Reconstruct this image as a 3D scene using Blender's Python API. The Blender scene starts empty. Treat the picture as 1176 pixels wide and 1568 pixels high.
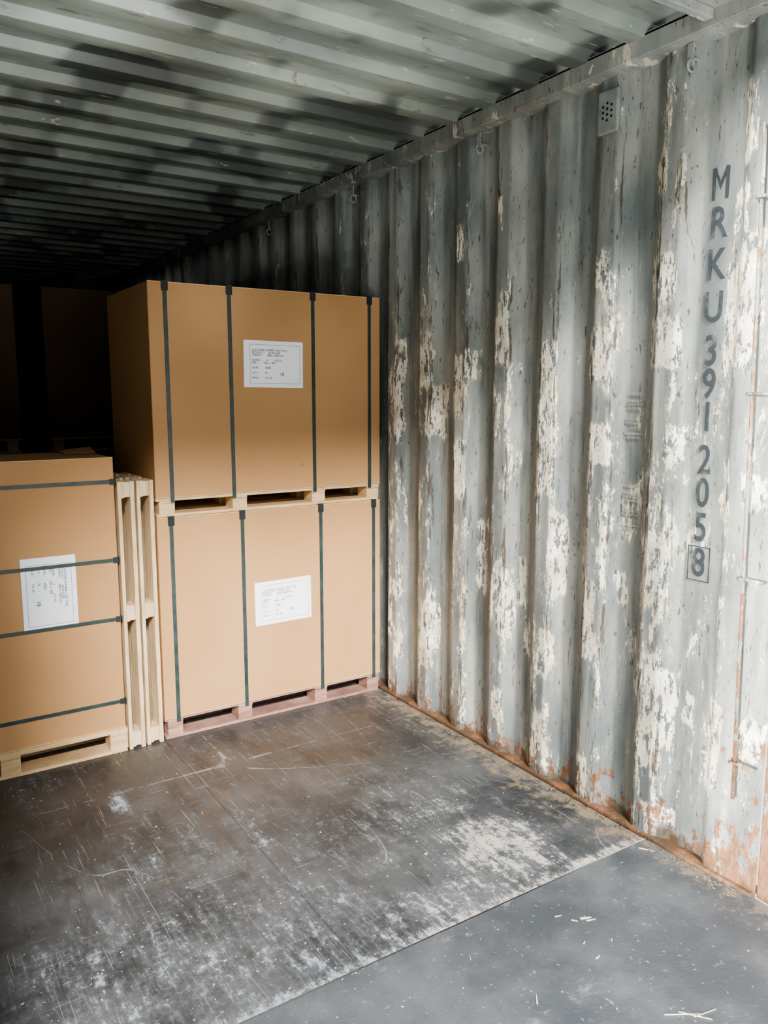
import bpy, bmesh, math, random
from mathutils import Vector, Matrix, noise as mn
random.seed(7)
S=bpy.context.scene
COL=S.collection
try: S.view_settings.look='AgX - Medium High Contrast'
except Exception as e: print('look',e)
XW=2.20; XL=-0.15; Y0=0.90; YE=12.9; H=2.69

def s2l(c):
    return tuple(((v/255)/12.92 if v/255<=0.04045 else ((v/255+0.055)/1.055)**2.4) for v in c)+(1,)
class NT:
    def __init__(s,name,rough=0.7,spec=0.4,metal=0.0):
        s.m=bpy.data.materials.new(name); s.m.use_nodes=True
        s.t=s.m.node_tree; s.b=s.t.nodes['Principled BSDF']
        s.b.inputs['Roughness'].default_value=rough
        s.b.inputs['Specular IOR Level'].default_value=spec
        s.b.inputs['Metallic'].default_value=metal
        g=s.t.nodes.new('ShaderNodeNewGeometry'); s.pos=g.outputs['Position']
    def put(s,sock,v):
        if isinstance(v,bpy.types.NodeSocket): s.t.links.new(v,sock)
        else: sock.default_value=v
    def attr(s,name):
        n=s.t.nodes.new('ShaderNodeAttribute'); n.attribute_name=name; return n.outputs['Fac']
    def math(s,op,a,b=0.0,c=None,clamp=False):
        n=s.t.nodes.new('ShaderNodeMath'); n.operation=op; n.use_clamp=clamp
        s.put(n.inputs[0],a); s.put(n.inputs[1],b)
        if c is not None: s.put(n.inputs[2],c)
        return n.outputs[0]
    def add(s,*a):
        r=a[0]
        for q in a[1:]: r=s.math('ADD',r,q)
        return r
    def sep(s,v):
        n=s.t.nodes.new('ShaderNodeSeparateXYZ'); s.put(n.inputs[0],v); return n.outputs
    def mapv(s,v,scale=(1,1,1),loc=(0,0,0),rot=(0,0,0)):
        n=s.t.nodes.new('ShaderNodeMapping'); s.put(n.inputs['Vector'],v)
        n.inputs['Scale'].default_value=scale; n.inputs['Location'].default_value=loc; n.inputs['Rotation'].default_value=rot
        return n.outputs[0]
    def noise(s,v,scale=5,detail=4,rough=0.55,dist=0.0):
        n=s.t.nodes.new('ShaderNodeTexNoise'); s.put(n.inputs['Vector'],v)
        n.inputs['Scale'].default_value=scale; n.inputs['Detail'].default_value=min(detail,5)
        n.inputs['Roughness'].default_value=rough; n.inputs['Distortion'].default_value=dist
        return n.outputs[0]
    def ramp(s,f,a,b,lo=0.0,hi=1.0):
        n=s.t.nodes.new('ShaderNodeMapRange'); n.interpolation_type='SMOOTHSTEP'
        s.put(n.inputs[0],f); s.put(n.inputs[1],a); s.put(n.inputs[2],b); s.put(n.inputs[3],lo); s.put(n.inputs[4],hi)
        return n.outputs[0]
    def mix(s,f,a,b):
        n=s.t.nodes.new('ShaderNodeMix'); n.data_type='RGBA'
        s.put(n.inputs[0],f); s.put(n.inputs[6],a); s.put(n.inputs[7],b); return n.outputs[2]
    def bump(s,h,strength=0.3,dist=0.01):
        n=s.t.nodes.new('ShaderNodeBump'); n.inputs['Strength'].default_value=strength; n.inputs['Distance'].default_value=dist
        s.put(n.inputs['Height'],h); s.t.links.new(n.outputs[0],s.b.inputs['Normal'])
    def color(s,c): s.put(s.b.inputs['Base Color'],c)
    def rough(s,c): s.put(s.b.inputs['Roughness'],c)

def wpix(px,py,X=2.2):
    dx=px-588; dy=784-py
    t=X/(658.3+.838*dx+.08*dy)
    return t*(1010.6-.546*dx+.123*dy), 1.55+t*(-179.2+.989*dy)
PATCH=[(915,540,28,70,.3),(1012,425,42,70,.3),(1015,525,45,75,.26),(665,630,24,80,.26),(833,690,22,140,.22),(850,850,16,130,.26),(702,720,14,90,.2),
 (790,890,14,80,.2),(1005,1085,32,120,.26),(985,1150,18,60,.25),(915,680,28,60,.24),(1128,480,44,170,.24),(1090,1110,22,80,.28),(1000,1248,44,36,.28),
 (1044,1090,12,60,.25),(1102,750,16,90,.2),(655,960,22,80,.2),(900,950,12,120,.2),(1150,1140,36,70,.26),(770,500,16,110,.2),(700,590,18,90,.18),
 (610,600,10,160,.18),(925,410,18,60,.18),(840,580,18,120,.2),(1100,950,14,80,.2),(730,850,16,120,.2),(770,920,18,120,.2),(1150,760,40,50,.22),(960,420,40,30,.13),
 (960,640,50,90,.10),(955,785,50,80,.10),(650,560,12,60,.2),(705,370,12,60,.2),(765,320,16,60,.2),(720,560,16,50,.22),(800,980,12,60,.2),(650,1000,20,50,.2),(1130,330,30,90,.2),
 (835,1000,16,70,.2),(890,1180,14,60,.2),(825,1120,12,60,.18),(760,1080,14,60,.2),(940,900,16,60,.16),(965,760,20,60,.16),
 (1150,180,30,120,.2),(1145,420,40,140,.2),(1010,270,22,60,.18),(1000,900,20,60,.2),(1080,1180,26,70,.22),(1030,680,20,60,.18)]
PR=[]
for (px,py,w,h,s) in PATCH:
    ya,za=wpix(px-w/2,py-h/2); yb,zb=wpix(px+w/2,py+h/2)
    PR.append(((ya+yb)/2,(za+zb)/2,abs(ya-yb)/2,abs(za-zb)/2,s))
def ss(t): t=max(0,min(1,t)); return t*t*(3-2*t)
def patchv(y,z):
    w=mn.noise(Vector((y*14,z*14,0.3)))*0.012
    m=0
    for cy,cz,ry,rz,s in PR:
        d=max(abs(y+w-cy)-ry,abs(z-w*1.5-cz)-rz)
        if d<0.012: m=max(m,s*ss((0.012-d)/0.024))
    return m
def pingpong(y):
    t=(y-1.71)%0.265
    return min(t,0.265-t)

PAINT=s2l((152,155,150)); PAINT2=s2l((106,113,113)); RUST=s2l((112,70,42)); DIRT=s2l((80,68,54))
def wall_material(name,ridges=True,rusty=0.0):
    n=NT(name,0.55,0.35); P=n.pos; o=n.sep(P); y=o[1]; z=o[2]
    base=n.mix(n.ramp(n.noise(n.mapv(P,(1,2.5,0.7)),2.2,5,0.6),0.35,0.68),PAINT2,PAINT)
    base=n.mix(n.ramp(n.noise(n.mapv(P,(2,9,0.5)),2,5,0.6),0.50,0.78,0,0.6),base,s2l((186,187,178)))
    if ridges:
        a=n.noise(n.mapv(P,(3,12,3.6)),1.7,5,0.78,0.3)
        big=n.noise(n.mapv(P,(1,1.6,1.3)),1.3,2,0.5)
        rg=n.attr('ridge')
        k=n.add(a,rg,n.attr('patch'),n.math('MULTIPLY',n.math('SUBTRACT',big,0.5),0.35))
        w=n.ramp(k,0.634,0.641); soft=n.ramp(k,0.53,0.67,0,0.30)
    else:
        k=n.noise(n.mapv(P,(5,8,3)),1.6,5,0.7); w=n.ramp(k,0.59,0.60,0,0.7); soft=n.ramp(n.noise(P,2,4),0.4,0.7,0,0.3)
    c=n.mix(soft,base,s2l((190,189,178)))
    det=n.noise(P,9,5,0.6)
    c=n.mix(w,c,n.mix(n.ramp(det,0.35,0.7),s2l((206,197,174)),s2l((248,244,230))))
    fine=n.noise(n.mapv(P,(20,34,9)),2,5,0.75)
    c=n.mix(n.ramp(fine,0.62,0.635,0,0.85),c,s2l((60,64,66)))
    d=n.noise(n.mapv(P,(6,22,7)),2.1,5,0.78)
    c=n.mix(n.math('MULTIPLY',w,n.ramp(d,0.535,0.55)),c,s2l((104,110,110)))
    c=n.mix(n.ramp(d,0.40,0.32,0,0.6),c,s2l((134,110,82)))
    if ridges:
        gr=n.add(n.noise(n.mapv(P,(5,26,2.0),(4,2,1)),1.7,5,0.72),n.attr('grime'))
        c=n.mix(n.ramp(gr,0.61,0.67,0,0.8),c,s2l((70,58,47)))
    rn=n.noise(n.mapv(P,(4,9,5)),2.4,5,0.78)
    near=n.math('MULTIPLY',n.ramp(y,1.60,1.25),n.ramp(z,1.3,0.2,0,0.10))
    rb=n.add(rn,n.ramp(z,0.28,0.0,0.0,0.16),rusty,near)
    c=n.mix(n.ramp(rb,0.65,0.69,0,0.85),c,n.mix(n.ramp(fine,0.4,0.6),RUST,s2l((142,98,62))))
    c=n.mix(n.ramp(n.math('ADD',det,n.ramp(z,0.10,0.0,0,0.3)),0.66,0.8,0,0.75),c,DIRT)
    n.color(c); n.rough(n.ramp(w,0,1,0.45,0.8))
    n.bump(n.math('ADD',n.math('MULTIPLY',w,-0.3),det),0.35,0.006)
    return n.m
M_wall=wall_material('painted_corrugated_steel')
M_wall2=wall_material('painted_steel_rail',False)
M_post=wall_material('rusty_painted_post',False,0.13)

def roof_material():
    n=NT('painted_roof_steel',0.42,0.45); P=n.pos
    a=n.noise(n.mapv(P,(0.8,1.6,1)),2.0,4,0.55)
    c=n.mix(n.ramp(a,0.3,0.7),s2l((106,114,110)),s2l((148,155,147)))
    c=n.mix(n.ramp(n.noise(n.mapv(P,(1.3,1.0,1),(3.1,0.7,0)),2.3,2.0,0.4),0.53,0.62,0,0.72),c,s2l((46,50,51)))  # soft dark blotches: dappled shade of the ceiling painted into the colour
    st=n.noise(n.mapv(P,(2,12,1)),3,5,0.65)
    c=n.mix(n.ramp(st,0.63,0.68,0,0.55),c,s2l((198,198,186)))
    c=n.mix(n.ramp(st,0.42,0.31,0,0.6),c,s2l((76,76,70)))
    c=n.mix(n.ramp(n.noise(P,9,5,0.7),0.67,0.73,0,0.7),c,RUST)
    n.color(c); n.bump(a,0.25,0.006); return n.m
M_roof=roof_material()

FB=[(1.74,1.93,.28,.26,.15),(1.45,1.78,.5,.14,.11),(.55,1.9,.55,.55,.08),(.95,1.90,.40,.38,.08),(.75,2.35,.35,.5,.05),
    (.70,2.93,.05,.13,.16),(.73,3.02,.09,.03,.12),(1.35,2.25,.5,.35,.045),(1.65,2.3,.45,.5,.05),(.45,3.2,.14,.25,.06),(1.05,2.5,.10,.25,.07),(1.62,2.25,.2,.12,.10)]
def floor_material():
    n=NT('worn_black_plywood',0.5,0.45); P=n.pos; o=n.sep(P); x=o[0]; y=o[1]
    base=n.mix(n.ramp(n.noise(P,2.3,5,0.6),0.35,0.7),s2l((48,51,54)),s2l((86,88,90)))
    base=n.mix(n.ramp(y,2.2,3.3,0,0.6),base,s2l((74,70,66)))
    base=n.mix(n.ramp(n.noise(n.mapv(P,(3,1,1),(2,5,0),(0,0,-.3)),2.4,4,0.6),0.52,0.68,0,0.5),base,s2l((36,37,38)))
    fine=n.noise(P,42,5,0.8); med=n.noise(P,11,5,0.78)
    strk=n.noise(n.mapv(P,(6.0,1.2,1),rot=(0,0,0.12)),4.5,5,0.78,0.2)
    bl=n.attr('blob')
    mnn=n.add(n.math('MULTIPLY',med,0.30),n.math('MULTIPLY',strk,0.40),n.math('MULTIPLY',fine,0.30))
    k=n.math('ADD',mnn,bl)
    white=n.mix(n.ramp(x,0.9,1.7),s2l((168,178,188)),s2l((208,202,188)))
    c=n.mix(n.ramp(k,0.50,0.72,0,0.5),base,s2l((134,137,139)))
    c=n.mix(n.ramp(k,0.60,0.69,0,0.66),c,white)
    sp=n.ramp(n.math('ADD',n.noise(P,60,3,0.6),n.math('MULTIPLY',bl,0.5)),0.69,0.72,0,0.7)
    c=n.mix(sp,c,s2l((206,207,204)))
    br=n.noise(P,7,4,0.7)
    for sc,off,wd,st in ((0.8,0,0.0010,(2.2,0.5,1)),(0.6,5,0.0010,(0.7,1.6,1)),(0.8,9,0.0010,(1.6,0.7,1))):
        q=n.noise(n.mapv(P,st,(off,off*.7,0)),sc,0.0,0.4)
        l=n.ramp(n.math('ABSOLUTE',n.math('SUBTRACT',q,0.5)),wd,0.0)
        l=n.math('MULTIPLY',l,n.ramp(br,0.46,0.56))
        c=n.mix(n.math('MULTIPLY',l,0.45),c,s2l((184,180,170)))
    for st,ro in (((60,1.5,1),0.25),((2,70,1),-0.2),((80,1.2,1),-0.1),((75,1.5,1),0.6)):
        l=n.ramp(n.noise(n.mapv(P,st,rot=(0,0,ro)),2,3,0.6),0.66,0.72,0,0.45)
        c=n.mix(l,c,s2l((160,160,158)))
    dz=n.math('ADD',n.noise(P,16,5,0.72),n.ramp(x,1.90,2.24,0,0.26))
    c=n.mix(n.ramp(dz,0.60,0.82,0,0.9),c,s2l((134,122,104)))
    c=n.mix(n.ramp(n.math('ABSOLUTE',n.math('SUBTRACT',x,1.03)),0.004,0.002,0,0.4),c,s2l((34,34,34)))
    c=n.mix(n.ramp(n.math('ABSOLUTE',n.math('SUBTRACT',x,1.60)),0.003,0.001,0,0.3),c,s2l((36,36,36)))
    c=n.mix(n.ramp(n.math('ABSOLUTE',n.math('SUBTRACT',y,2.94)),0.003,0.001,0,0.4),c,s2l((34,34,34)))
    n.color(c); n.rough(n.ramp(k,0.45,0.68,0.34,0.8))
    n.bump(n.math('ADD',med,n.math('MULTIPLY',fine,0.5)),0.35,0.004); return n.m
M_floor=floor_material()
def plate_material():
    n=NT('threshold_steel',0.55,0.4); P=n.pos; o=n.sep(P)
    c=n.mix(n.ramp(n.noise(P,3,5,0.6),0.35,0.7),s2l((68,72,77)),s2l((98,101,104)))
    c=n.mix(n.ramp(n.noise(P,70,3,0.6),0.66,0.70,0,0.6),c,s2l((164,166,166)))
    c=n.mix(n.ramp(n.noise(n.mapv(P,(1,1.5,1)),5,5,0.75),0.60,0.72,0,0.5),c,s2l((150,151,150)))
    dz=n.math('ADD',n.noise(P,16,5,0.7),n.ramp(o[0],2.0,2.24,0,0.28))
    c=n.mix(n.ramp(dz,0.62,0.82,0,0.85),c,s2l((130,118,102)))
    n.color(c); n.bump(n.noise(P,90,3),0.5,0.002); return n.m
M_plate=plate_material()
def card_material(name,c1,c2):
    n=NT(name,0.7,0.3); P=n.pos
    c=n.mix(n.ramp(n.noise(P,1.7,3,0.5),0.3,0.7),s2l(c1),s2l(c2))
    c=n.mix(n.ramp(n.noise(P,22,4,0.6),0.72,0.75,0,0.4),c,s2l((110,74,44)))
    n.color(c); n.bump(n.noise(P,4,3),0.15,0.008); return n.m
M_card=card_material('kraft_cardboard',(178,137,95),(188,147,104))
M_cardt=card_material('kraft_cardboard_edge',(206,174,130),(218,188,146))
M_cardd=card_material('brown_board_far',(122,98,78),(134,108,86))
def simple(name,c1,c2,rough=0.6,scale=8,stretch=(1,1,1),spec=0.35,metal=0):
    n=NT(name,rough,spec,metal); 
    q=n.noise(n.mapv(n.pos,stretch),scale,5,0.65)
    n.color(n.mix(n.ramp(q,0.3,0.7),s2l(c1),s2l(c2))); n.bump(q,0.15,0.003); return n.m
M_strap=simple('pet_strap_dark_green',(44,56,56),(60,74,74),0.35,20,spec=0.5)
M_clip=simple('strap_corner_plastic',(36,42,44),(48,54,56),0.5)
M_pine=simple('pallet_pine',(192,162,120),(218,190,150),0.8,6,(1,1,8))
M_pinev=simple('pallet_pine_pale',(188,164,128),(222,200,166),0.8,6,(8,8,1))
M_red=simple('pallet_reddish_wood',(132,98,88),(170,136,122),0.8,6,(1,1,8))
M_paper=simple('label_paper',(236,240,248),(248,250,254),0.7,3)
M_ink=simple('label_ink',(46,52,72),(64,70,90),0.7)
M_stkt=simple('placard_print',(126,128,124),(160,158,148),0.8,30)
M_vent=simple('vent_cover_paint',(112,120,120),(140,146,142),0.5,12)
M_ground=simple('yard_concrete',(176,174,166),(196,194,186),0.9,1.2)
M_chip=simple('wood_splinter',(216,204,180),(230,222,204),0.8,10)
M_hole=simple('vent_hole_dark',(14,16,18),(22,24,26),0.9)
def stencil():
    n=NT('stencil_marking',0.7,0.2); P=n.pos
    n.color(n.mix(n.ramp(n.noise(P,24,4,0.6),0.48,0.85,0,0.6),s2l((58,64,68)),s2l((140,145,142)))); return n.m
M_sten=stencil()

# ---------------------------------------------------------------- mesh helpers
def addbox(bm,x0,x1,y0,y1,z0,z1,mi=0):
    v=[bm.verts.new(p) for p in ((x0,y0,z0),(x1,y0,z0),(x1,y1,z0),(x0,y1,z0),(x0,y0,z1),(x1,y0,z1),(x1,y1,z1),(x0,y1,z1))]
    for f in ((0,3,2,1),(4,5,6,7),(0,1,5,4),(1,2,6,5),(2,3,7,6),(3,0,4,7)):
        fc=bm.faces.new([v[i] for i in f]); fc.material_index=mi
def fin(bm,name,mats,parent=None,bevel=0,smooth=False):
    me=bpy.data.meshes.new(name); bm.normal_update(); bm.to_mesh(me); bm.free()
    for m in mats: me.materials.append(m)
    ob=bpy.data.objects.new(name,me); COL.objects.link(ob)
    if parent: ob.parent=parent
    if bevel:
        b=ob.modifiers.new('bevel','BEVEL'); b.width=bevel; b.segments=2; b.limit_method='ANGLE'
    if smooth:
        for p in me.polygons: p.use_smooth=True
    return ob
def boxes(name,lst,mats,parent=None,bevel=0):
    bm=bmesh.new()
    for b in lst: addbox(bm,*b)
    return fin(bm,name,mats,parent,bevel)
def cyl(bm,p0,p1,r,seg=12):
    p0=Vector(p0);p1=Vector(p1); d=p1-p0; q=d.to_track_quat('Z','Y').to_matrix().to_4x4()
    bmesh.ops.create_cone(bm,cap_ends=True,segments=seg,radius1=r,radius2=r,depth=d.length,matrix=Matrix.Translation((p0+p1)/2)@q)
def torus(bm,c,R,r,axis='Y',n=20,m=8):
    rings=[]
    for i in range(n):
        a=2*math.pi*i/n; ring=[]
        for j in range(m):
            b=2*math.pi*j/m; rr=R+r*math.cos(b); h=r*math.sin(b)
            u,v=rr*math.cos(a),rr*math.sin(a)
            p={'Y':(u,h,v),'X':(h,u,v),'Z':(u,v,h)}[axis]
            ring.append(bm.verts.new((c[0]+p[0],c[1]+p[1],c[2]+p[2])))
        rings.append(ring)
    for i in range(n):
        A=rings[i]; B=rings[(i+1)%n]
        for j in range(m): bm.faces.new((A[j],B[j],B[(j+1)%m],A[(j+1)%m]))
def grid(name,us,vs,fn,mats,attrs=None,flip=False,smooth=True):
    verts=[fn(u,v) for u in us for v in vs]; nv=len(vs); faces=[]
    for i in range(len(us)-1):
        for j in range(nv-1):
            a=i*nv+j; f=(a,a+nv,a+nv+1,a+1); faces.append(f[::-1] if flip else f)
    me=bpy.data.meshes.new(name); me.from_pydata(verts,[],faces)
    for m in mats: me.materials.append(m)
    for nm,af in (attrs or {}).items():
        at=me.attributes.new(nm,'FLOAT','POINT')
        at.data.foreach_set('value',[af(u,v) for u in us for v in vs])
    if smooth:
        for p in me.polygons: p.use_smooth=True
    ob=bpy.data.objects.new(name,me); COL.objects.link(ob); return ob

# ---------------------------------------------------------------- room shell
D=0.036
def lerpprof(y):
    if y<1.455: return 0.004
    if y<1.485: return 0.004+(D-0.004)*(y-1.455)/0.03
    if y<1.58: return D
    p=pingpong(y)
    if p<0.036: return 0
    if p<0.094: return D*(p-0.036)/0.058
    return D
def off(y): return sum(lerpprof(max(1.272,y+d)) for d in (-.006,-.003,0,.003,.006))/5
ys=[1.272]
while ys[-1]<3.5: ys.append(ys[-1]+0.007)
while ys[-1]<YE-0.03: ys.append(ys[-1]+0.0165)
ys.append(YE)
zs=[i*2.64/96 for i in range(97)]
def wfun(sgn,X):
    def f(y,z):
        dent=mn.noise(Vector((y*3.0,z*2.2,sgn*3)))*0.0035 if 0.02<z<2.6 else 0
        return (X+sgn*(off(y)+dent),y,z)
    return f
def ridge(y,z):
    p=pingpong(y)
    r=0.075*(1-ss((p-0.03)/0.055)) if y>1.6 else 0.0
    e=0.055*(1-ss(abs(p-0.04)/0.03)) if y>1.6 else 0.0
    e2=0.06*(1-ss(abs(y-1.465)/0.03))
    return r+e+e2-0.01-0.09*ss((z-1.7)/0.65)+0.06*(1-ss((y-1.2)/0.9))
def grime(y,z):
    p=pingpong(y)
    return (0.10*(1-ss(abs(p-0.04)/0.03)) if y>1.6 else 0.0)-0.02
grid('wall_right',ys,zs,wfun(1,XW),[M_wall],{'ridge':ridge,'grime':grime,'patch':lambda y,z:patchv(y,z) if y<3.5 else 0.0},flip=False)
grid('wall_left',[y for i,y in enumerate(ys) if i%2==0]+[YE],zs[::8],wfun(-1,XL),[M_wall],{'ridge':ridge,'grime':grime,'patch':lambda y,z:0.0},flip=True)
boxes('wall_back',[(XL-0.04,XW+0.04,YE,YE+0.04,0,H)],[M_wall2])
rp=[(1.58,H-0.005)]; y=1.66
while y<YE-0.25:
    rp+=[(y,H),(y+0.125,H),(y+0.142,H-0.034),(y+0.205,H-0.034)]
    y+=0.235
rp.append((YE,H))
bm=bmesh.new(); A=[];B=[]
for yy,o in rp: A.append(bm.verts.new((XL-0.04,yy,o))); B.append(bm.verts.new((XW+0.04,yy,o)))
for i in range(len(rp)-1): bm.faces.new((A[i],A[i+1],B[i+1],B[i]))
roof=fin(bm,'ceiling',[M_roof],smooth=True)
sm=roof.modifiers.new('sheet','SOLIDIFY'); sm.thickness=0.004; sm.offset=0
b=roof.modifiers.new('bend','BEVEL'); b.width=0.007; b.segments=3; b.limit_method='ANGLE'; b.angle_limit=math.radians(12)
xs=[XL-0.04+i*(XW-XL+0.08)/100 for i in range(101)]
fy=[1.683+i*0.0227 for i in range(80)]+[4,6,9,YE]
def blob(y,x):
    w=mn.noise(Vector((x*6,y*6,1.7)))*0.10; w2=mn.noise(Vector((x*6,y*6,7.7)))*0.10
    m=0
    for cx,cy,rx,ry,s in FB:
        r=((x+w*min(1,rx*4)-cx)/rx)**2+((y+w2*min(1,ry*4)-cy)/ry)**2
        if r<1: m=max(m,s*ss(1-r))
    e=0.17*(1-ss(abs(y-1.69)/0.05))
    return max(m,e)
grid('floor',fy,xs,lambda y,x:(x,y,0.0),[M_floor],{'blob':blob},flip=True,smooth=False)
boxes('threshold_plate',[(XL,XW,Y0,1.676,-0.04,0.003)],[M_plate],bevel=0.002)
boxes('trim_1',[(XW-0.05,XW+0.05,1.34,YE,2.60,2.612),(XW-0.055,XW-0.045,1.34,YE,2.60,2.665),(XW-0.055,XW+0.05,1.34,YE,2.655,2.667)],[M_wall2],bevel=0.002)
boxes('trim_2',[(XL-0.05,XL+0.05,1.34,YE,2.60,2.667)],[M_wall2],bevel=0.002)
boxes('baseboard_right',[(XW-0.012,XW+0.05,1.28,YE,0.003,0.016)],[M_post],bevel=0.002)
boxes('baseboard_left',[(XL-0.05,XL+0.012,1.28,YE,0.003,0.016)],[M_post],bevel=0.002)
boxes('door_header',[(XL-0.05,XW+0.06,Y0,1.58,2.645,2.70),(XL+0.03,XW-0.03,Y0,1.02,2.57,2.645),(XL+0.06,XW-0.06,1.55,1.58,2.615,2.645)],[M_wall2],bevel=0.004)
boxes('corner_post',[(XW+0.001,XW+0.07,1.20,1.268,0.004,2.644),(XW+0.02,XW+0.08,1.10,1.20,0.004,2.644),(XW+0.001,XW+0.07,Y0,1.10,0.004,2.644)],[M_post],bevel=0.005)
boxes('corner_post',[(XL-0.08,XL-0.001,Y0,1.268,0.004,2.644)],[M_post],bevel=0.005)
bm=bmesh.new(); xr=XW-0.018
cyl(bm,(xr,1.355,0.30),(xr,1.395,2.30),0.0055)
for z in (2.10,1.55,1.0,0.42):
    yc=1.355+(z-0.3)/2*0.04
    cyl(bm,(xr-0.010,yc+0.012,z),(xr-0.010,yc-0.07,z),0.005)
    cyl(bm,(xr-0.010,yc+0.012,z),(XW+0.004,yc+0.012,z),0.005)
    torus(bm,(xr,yc,z),0.013,0.004,'Z')
fin(bm,'lashing_bar',[M_post],smooth=True)
for yy in (1.66,2.655,3.655,4.66,5.66):
    bm=bmesh.new(); torus(bm,(XW-0.004,yy,2.535),0.017,0.004,'Y'); 
    addbox(bm,XW-0.008,XW+D,yy-0.010,yy+0.010,2.548,2.556); addbox(bm,XW-0.012,XW-0.006,yy-0.010,yy+0.010,2.545,2.598)
    fin(bm,'lashing_ring',[M_wall2])
bm=bmesh.new(); addbox(bm,XW-0.016,XW+0.0,1.93,2.02,2.42,2.56,0)
ob=fin(bm,'ventilator_cover',[M_vent],bevel=0.007)
bm=bmesh.new()
for i in range(3):
    for j in range(4):
        if i%2==0 and j==3: continue
        yy=1.957+i*0.018; zz=2.462+j*0.018+(0.009 if i%2==0 else 0)
        cyl(bm,(XW-0.0170,yy,zz),(XW-0.012,yy,zz),0.0045,10)
fin(bm,'vent_holes',[M_hole],ob)

# ---------------------------------------------------------------- text helper
RW=Matrix(((0,0,-1),(-1,0,0),(0,1,0))).to_4x4()
RF=Matrix(((1,0,0),(0,0,-1),(0,1,0))).to_4x4()
def text(name,body,M,size,mat,sx=1,parent=None,align='CENTER',off=0.0,sp=1.0):
    cu=bpy.data.curves.new(name,'FONT'); cu.body=body; cu.size=size; cu.align_x=align; cu.align_y='CENTER'
    cu.extrude=0.0003; cu.offset=off; cu.space_line=sp
    cu.materials.append(mat); ob=bpy.data.objects.new(name,cu); COL.objects.link(ob)
    ob.matrix_world=M@Matrix.Diagonal((sx,1,1,1))
    if parent: ob.parent=parent
    return ob
def zpix(py,px=1066): return wpix(px,py,XW+D)[1]
mk=bpy.data.objects.new('container_marking',None); COL.objects.link(mk); mk.location=(XW+D-0.003,1.55,0)
bpy.context.view_layer.update()
def par(ob,p):
    ob.parent=p; ob.matrix_parent_inverse=Matrix.Translation(-p.location)
yt=1.560; xt=XW+D-0.0055
for i,(ch,py) in enumerate(zip('MRKU3912058',(290,350,412,475,540,590,640,705,755,808,862))):
    if ch=='M':
        zc=zpix(py); bm=bmesh.new(); hw=0.028; hh=0.047; s=0.0105
        for poly in (((-hw,-hh),(-hw+s,-hh),(-hw+s,hh),(-hw,hh)),((hw-s,-hh),(hw,-hh),(hw,hh),(hw-s,hh)),
                     ((-hw+s,hh),(-hw+s,hh-.02),(0,-.018),(0,.004)),((hw-s,hh),(0,.004),(0,-.018),(hw-s,hh-.02))):
            bm.faces.new([bm.verts.new((xt,yt-u,zc+v)) for u,v in poly])
        par(fin(bm,'mark_1',[M_sten]),mk); continue
    t=text('mark_%d'%(i+1),ch,Matrix.Translation((xt,yt,zpix(py)))@RW,0.130,M_sten,0.76,off=0.0016); par(t,mk)
z8=zpix(862); a=0.040; b=0.057
fr=[(xt,xt+.001,yt-a,yt+a,z8-b,z8-b+.003),(xt,xt+.001,yt-a,yt+a,z8+b-.003,z8+b),
    (xt,xt+.001,yt-a,yt-a+.003,z8-b,z8+b),(xt,xt+.001,yt+a-.003,yt+a,z8-b,z8+b)]
par(boxes('check_digit_frame',fr,[M_sten]),mk)
PL='ATTENTION\n\nFUMIGATION\nTREATED TIMBER\nIM CTN 2004\n\n----- --- ---\nDO NOT ENTER\nWITHOUT VENT\n--- ------\n\nSEE DOCUMENTS\nBEFORE USE'
for (zc,hh) in ((1.475,0.22),(1.155,0.17)):
    t=text('warning_notice',PL,Matrix.Translation((XW+D-0.0056,1.842,zc))@RW,0.0125,M_stkt,0.8)

# ---------------------------------------------------------------- goods
def pallet(name,x0,x1,y0,y1,z0,z1,bx,mat,bw=0.07,top=0.013):
    L=[]; d=(y1-y0)
    for a,b in ((0,0.28),(0.36,0.64),(0.72,1.0)):
        L.append((x0,x1,y0+a*d,y0+b*d,z1-top,z1))
    for c in bx:
        for a,b in ((0.01,0.22),(0.40,0.60),(0.78,0.99)):
            L.append((c-bw/2,c+bw/2,y0+a*d,y0+b*d,z0+0.014,z1-top-0.010))
        L.append((c-bw/2,c+bw/2,y0,y1,z1-top-0.010,z1-top))
    for a,b in ((0,0.24),(0.40,0.60),(0.76,1.0)):
        L.append((x0+0.004,x1-0.004,y0+a*d+0.002,y0+b*d-0.002,z0,z0+0.014))
    return boxes(name,L,[mat],bevel=0.0015)

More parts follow.
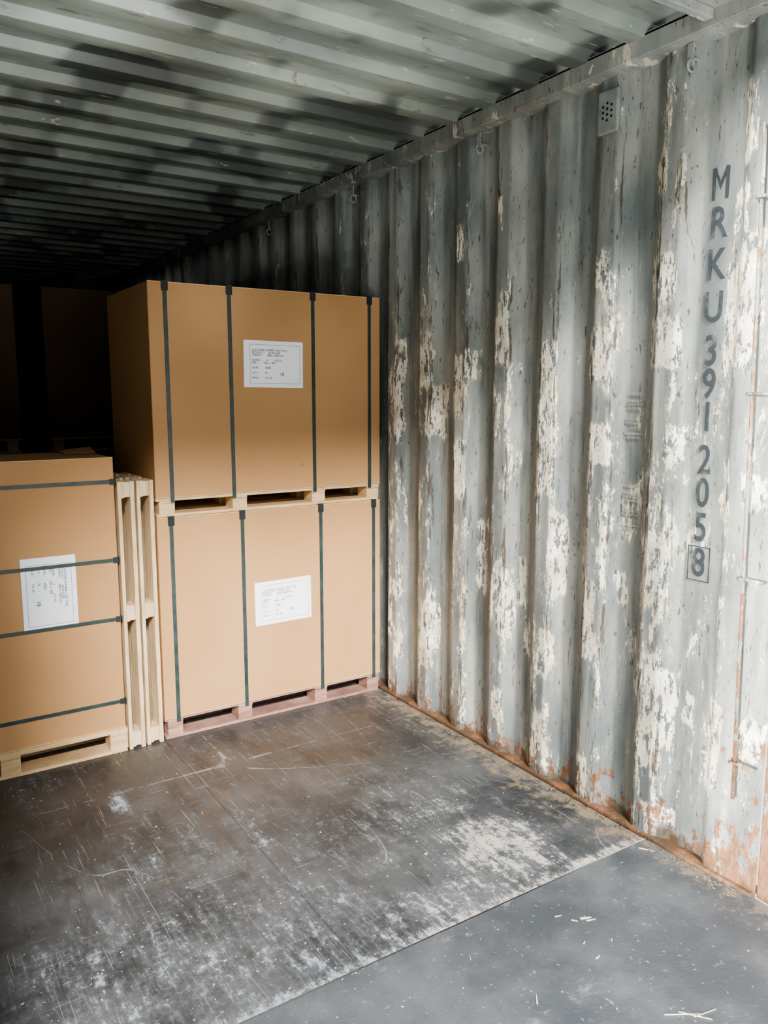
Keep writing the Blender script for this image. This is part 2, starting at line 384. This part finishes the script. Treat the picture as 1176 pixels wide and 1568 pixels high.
LAB=("CUSTOMER NUMBER : HDF TILES          \nPRODUCT :      00-00-0-000\nFORMAT :       0000 x 0000 mm\n\nGRADE :        A          LOT 07\n"
     "SIZE :         0.00  x  000\n\nDATE :         00/00\n               \nQTY :          18\n\nPACK :         No. 45")
def label(parent,x,z,yf,rot):
    w,h=(0.297,0.210)
    bm=bmesh.new(); addbox(bm,-w/2,w/2,-0.0005,0.0,-h/2,h/2,0)
    m=0.03; t=0.0012
    for b in ((-w/2+m,w/2-m/2,-h/2+m*.6,-h/2+m*.6+t),(-w/2+m,w/2-m/2,h/2-m*.6-t,h/2-m*.6),(-w/2+m,-w/2+m+t,-h/2+m*.6,h/2-m*.6),(w/2-m/2-t,w/2-m/2,-h/2+m*.6,h/2-m*.6)):
        addbox(bm,b[0],b[1],-0.0008,-0.0005,b[2],b[3],1)
    ob=fin(bm,'paper_label',[M_paper,M_ink],parent)
    ob.location=(x-parent.location.x,yf-0.0015-parent.location.y,z-parent.location.z)
    t=text('label_text',LAB,Matrix.Translation((-w/2+m+0.01,-0.0012,0.0))@RF,0.0125,M_ink,0.95,align='LEFT',sp=0.9)
    t.parent=ob
    t2=text('label_number','18',Matrix.Translation((0.04,-0.0012,-0.045))@RF,0.022,M_ink,1.0); t2.parent=ob
    ob.rotation_euler=(0,rot,0)
def crate(x0,x1,y0,y1,z0,z1,straps=(),horiz=False,lab=None,rot=0,under=0.02,mat=None):
    e=bpy.data.objects.new('strapped_cardboard_box',None); COL.objects.link(e); e.location=((x0+x1)/2,(y0+y1)/2,z0)
    X,Y,Z=e.location; bpy.context.view_layer.update()
    def R(b): return (b[0]-X,b[1]-X,b[2]-Y,b[3]-Y,b[4]-Z,b[5]-Z)+tuple(b[6:])
    bm=bmesh.new(); addbox(bm,*R((x0,x1,y0,y1,z0,z1)))
    bmesh.ops.subdivide_edges(bm,edges=bm.edges[:],cuts=7,use_grid_fill=True)
    for v in bm.verts:
        if -X+x0+0.01<v.co.x<x1-X-0.01 and z0-Z+0.01<v.co.z<z1-Z-0.01: v.co.y+=random.uniform(-.001,.001)
    fin(bm,'box_body',[mat or M_card],e,bevel=0.004)
    if mat is None:
        L=[R((x0,x1,y0-0.0012,y0+0.001,z0,z0+0.003)),R((x0+0.001,x1-0.001,y0-0.0015,y0+0.02,z1-0.002,z1+0.0010))]
        boxes('board_edge',L,[M_cardt],e)
    t=0.0025; w=0.0085 if not horiz else 0.0075
    for i,c in enumerate(straps):
        if not horiz:
            bb=[R((c-w,c+w,y0-t-.001,y0-.001,z0-under,z1+t)),R((c-w,c+w,y0,y1,z1+.001,z1+t)),R((c-w,c+w,y1,y1+t,z0,z1+t))]
            cl=[R((c-0.014,c+0.014,y0-t*2,y0+0.03,z1+t,z1+t+0.003)),R((c-0.014,c+0.014,y0-t*2-.001,y0-t,z1-0.035,z1+t+0.003))]
        else:
            bb=[R((x0,x1+t,y0-t-.001,y0-.001,c-w,c+w)),R((x1,x1+t,y0,y1,c-w,c+w)),R((x0,x1+t,y1,y1+t,c-w,c+w))]
            cl=[R((x1-0.02,x1+t+.002,y0-t*2,y0-t,c-0.012,c+0.012)),R((x1+t,x1+t+.002,y0-t*2,y0+0.03,c-0.012,c+0.012))]
        boxes('strap_%d'%(i+1),bb,[M_strap],e)
        boxes('strap_corner_%d'%(i+1),cl,[M_clip],e)
    if lab: label(e,lab[0],lab[1],y0,rot)
    return e
YF=3.39; DP=0.43
bxs=(1.085,1.425,1.835,2.145)
for r in range(2):
    y0=YF+r*(DP+0.012); y1=y0+(DP if r==0 else 0.23)
    a=0 if r==0 else .006
    pallet('wooden_pallet',1.035,2.18,y0+0.004,y1-0.004,0.0005,0.098,bxs,M_red)
    pallet('wooden_pallet',1.035,2.18,y0+0.004,y1-0.004,1.017,1.100,bxs,M_pine)
    crate(1.035+a,2.185,y0,y1,0.099,1.0145,(1.097,1.43,1.84,2.145),False,(1.632,0.565) if r==0 else None,-0.01)
    crate(1.035+a,2.185,y0,y1,1.101,2.015,(1.108,1.395,1.81,2.122),False,(1.605,1.683) if r==0 else None,0.01)
pallet('wooden_pallet',-0.10,0.866,YF-0.012,YF+DP,0.0005,0.108,(-0.06,0.395,0.828),M_pine,0.075,0.018)
crate(-0.10,0.862,YF,YF+DP,0.109,1.288,(1.187,0.854,0.597,0.229),True,(0.585,0.7485),math.pi/2)
bm=bmesh.new()
v=[bm.verts.new(p) for p in ((0.73,YF+.30,1.290),(0.862,YF+.30,1.290),(0.868,YF+.42,1.306),(0.80,YF+.42,1.300),(0.73,YF+.40,1.294))]
bm.faces.new(v); fl=fin(bm,'torn_cardboard_flap',[M_card]); sm=fl.modifiers.new('s','SOLIDIFY'); sm.thickness=0.004; sm.offset=1
def up_pallet(x0,x1,y0,y1,z1):
    L=[]; d=y1-y0
    for a,b in ((0,0.24),(0.38,0.62),(0.76,1.0)):
        L.append((x0,x0+0.015,y0+a*d,y0+b*d,0.001,z1)); L.append((x1-0.018,x1,y0+a*d,y0+b*d,0.001,z1))
    for zc in (0.045,0.615,z1-0.035):
        for a,b in ((0.01,0.22),(0.40,0.60),(0.78,0.99)):
            L.append((x0+0.015,x1-0.018,y0+a*d,y0+b*d,zc-0.032,zc+0.032))
        L.append((x0+0.015,x0+0.027,y0,y1,zc-0.035,zc+0.035))
    return boxes('wooden_pallet',L,[M_pinev],bevel=0.0015)
up_pallet(0.872,0.942,YF-0.010,YF+0.42,1.185)
up_pallet(0.952,1.024,YF-0.006,YF+0.42,1.185)
for (xa,xb) in ((-0.10,0.92),(1.10,2.15)):
    bx=[xa+0.06+(xb-xa-0.12)*i/2 for i in range(3)]
    for (za,zb) in ((0.0005,1.14),(1.142,2.28)):
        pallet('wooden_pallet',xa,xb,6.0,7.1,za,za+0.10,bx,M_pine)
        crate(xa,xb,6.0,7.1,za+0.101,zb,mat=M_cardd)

# ---------------------------------------------------------------- debris on the floor
def fpix(px,py):
    dx=px-588; dy=784-py
    d=(658.3+.838*dx+.08*dy,1010.6-.546*dx+.123*dy,-179.2+.989*dy); t=-1.55/d[2]
    return d[0]*t,d[1]*t
bm=bmesh.new()
def stick(px,py,L,w,ang,hz=0.003):
    x,y=fpix(px,py); z=0.0005 if y>1.683 else 0.0035
    before=set(bm.verts)
    addbox(bm,-L/2,L/2,-w/2,w/2,0,hz); new=[v for v in bm.verts if v not in before]
    for v in new:
        if v.co.x>0: v.co.y*=0.4
    bmesh.ops.transform(bm,matrix=Matrix.Translation((x,y,z))@Matrix.Rotation(ang,4,'Z'),verts=new)
for s in ((897,1408,.035,.009,-.4),(905,1411,.03,.004,-.3),(916,1468,.016,.005,.2),(822,1532,.035,.004,.9),(855,1405,.022,.003,-.3),(880,1412,.02,.003,-.9),
          (990,1303,.05,.005,-1.0),(895,1446,.012,.004,.4),(1045,1556,.09,.0015,-.55),(1065,1558,.08,.0015,-.9),(1080,1554,.07,.0015,-.2),
          (937,1441,.012,.003,.6),(720,1468,.02,.0015,1.1),(653,1308,.011,.009,.3),(910,1316,.014,.008,.5),(310,1245,.014,.002,1.2)):
    stick(*s,0.002)
for i in range(45):
    px=random.uniform(100,1150); py=random.uniform(1180,1560)
    x,y=fpix(px,py)
    if x>2.05 or y>3.3: continue
    stick(px,py,random.uniform(.003,.008),random.uniform(.0015,.004),random.uniform(0,3.1),0.0012)
fin(bm,'wood_splinters',[M_chip])
bm=bmesh.new()
for i in range(420):
    y=random.uniform(1.3,3.35); x=XW-0.016-abs(random.gauss(0,0.03)); r=random.uniform(.0012,.0035)
    z=0.0005 if y>1.683 else 0.0035
    bmesh.ops.create_icosphere(bm,subdivisions=1,radius=r,matrix=Matrix.Translation((x,y,z+r*.5))@Matrix.Diagonal((1,random.uniform(.7,2),.6,1)))
fin(bm,'dirt_crumbs',[simple('dirt_crumb',(110,98,80),(150,138,118),0.95,30)])
bm=bmesh.new(); addbox(bm,-40,40,-40,40,-0.30,-0.20); fin(bm,'ground',[M_ground])

# ---------------------------------------------------------------- light
w=bpy.data.worlds.new('sky'); S.world=w; w.use_nodes=True; nt=w.node_tree
bg=nt.nodes['Background']
tc=nt.nodes.new('ShaderNodeTexCoord'); sx=nt.nodes.new('ShaderNodeSeparateXYZ'); nt.links.new(tc.outputs['Generated'],sx.inputs[0])
mr=nt.nodes.new('ShaderNodeMapRange'); mr.interpolation_type='SMOOTHSTEP'
mr.inputs[1].default_value=0.10; mr.inputs[2].default_value=0.55; mr.inputs[3].default_value=0.25; mr.inputs[4].default_value=3.5
nt.links.new(sx.outputs[2],mr.inputs[0]); nt.links.new(mr.outputs[0],bg.inputs[1]); bg.inputs[0].default_value=(0.87,0.935,1.0,1)
def aim(ob,d): ob.rotation_euler=Vector(d).to_track_quat('-Z','Y').to_euler()
su=bpy.data.lights.new('hazy_sun','SUN'); su.energy=10; su.angle=math.radians(13); su.color=(1.0,0.965,0.92)
so=bpy.data.objects.new('hazy_sun',su); COL.objects.link(so); so.location=(-2,-8,6); aim(so,(0.36,1,-0.63))
su=bpy.data.lights.new('added_door_wall_sun','SUN'); su.energy=14; su.angle=math.radians(7); su.color=(1.0,0.97,0.92)  # added second sun, brightens the wall strip beside the door
so=bpy.data.objects.new('added_door_wall_sun',su); COL.objects.link(so); so.location=(-8,-2,4); aim(so,(1,.26,-0.10))
sp=bpy.data.lights.new('added_bounce_spot','SPOT'); sp.energy=200; sp.spot_size=math.radians(66); sp.spot_blend=1.0; sp.shadow_soft_size=0.10; sp.color=(0.96,0.98,1.0)  # added unseen spot with noise gobo, dapples the roof in place of ground bounce
sp.use_nodes=True; nt=sp.node_tree; em=nt.nodes['Emission']
tc=nt.nodes.new('ShaderNodeTexCoord'); no=nt.nodes.new('ShaderNodeTexNoise'); no.inputs['Scale'].default_value=6; no.inputs['Detail'].default_value=1.0
mr=nt.nodes.new('ShaderNodeMapRange'); mr.inputs[1].default_value=0.42; mr.inputs[2].default_value=0.58; mr.inputs[3].default_value=0.02; mr.inputs[4].default_value=1.8
nt.links.new(tc.outputs['Normal'],no.inputs['Vector']); nt.links.new(no.outputs[0],mr.inputs[0]); nt.links.new(mr.outputs[0],em.inputs['Strength'])
po=bpy.data.objects.new('added_bounce_spot',sp); COL.objects.link(po); po.location=(0.9,-0.6,0.0); aim(po,(0.25,2.8,3.2))

# ---------------------------------------------------------------- camera
cd=bpy.data.cameras.new('camera'); cam=bpy.data.objects.new('camera',cd); COL.objects.link(cam)
cd.sensor_fit='VERTICAL'; cd.sensor_height=36; cd.sensor_width=27; cd.lens=1219/1568*36; cd.clip_start=0.02
cam.location=(0,0,1.55); cam.rotation_euler=(math.radians(90-8.45),0,math.radians(-33.1))
S.camera=cam
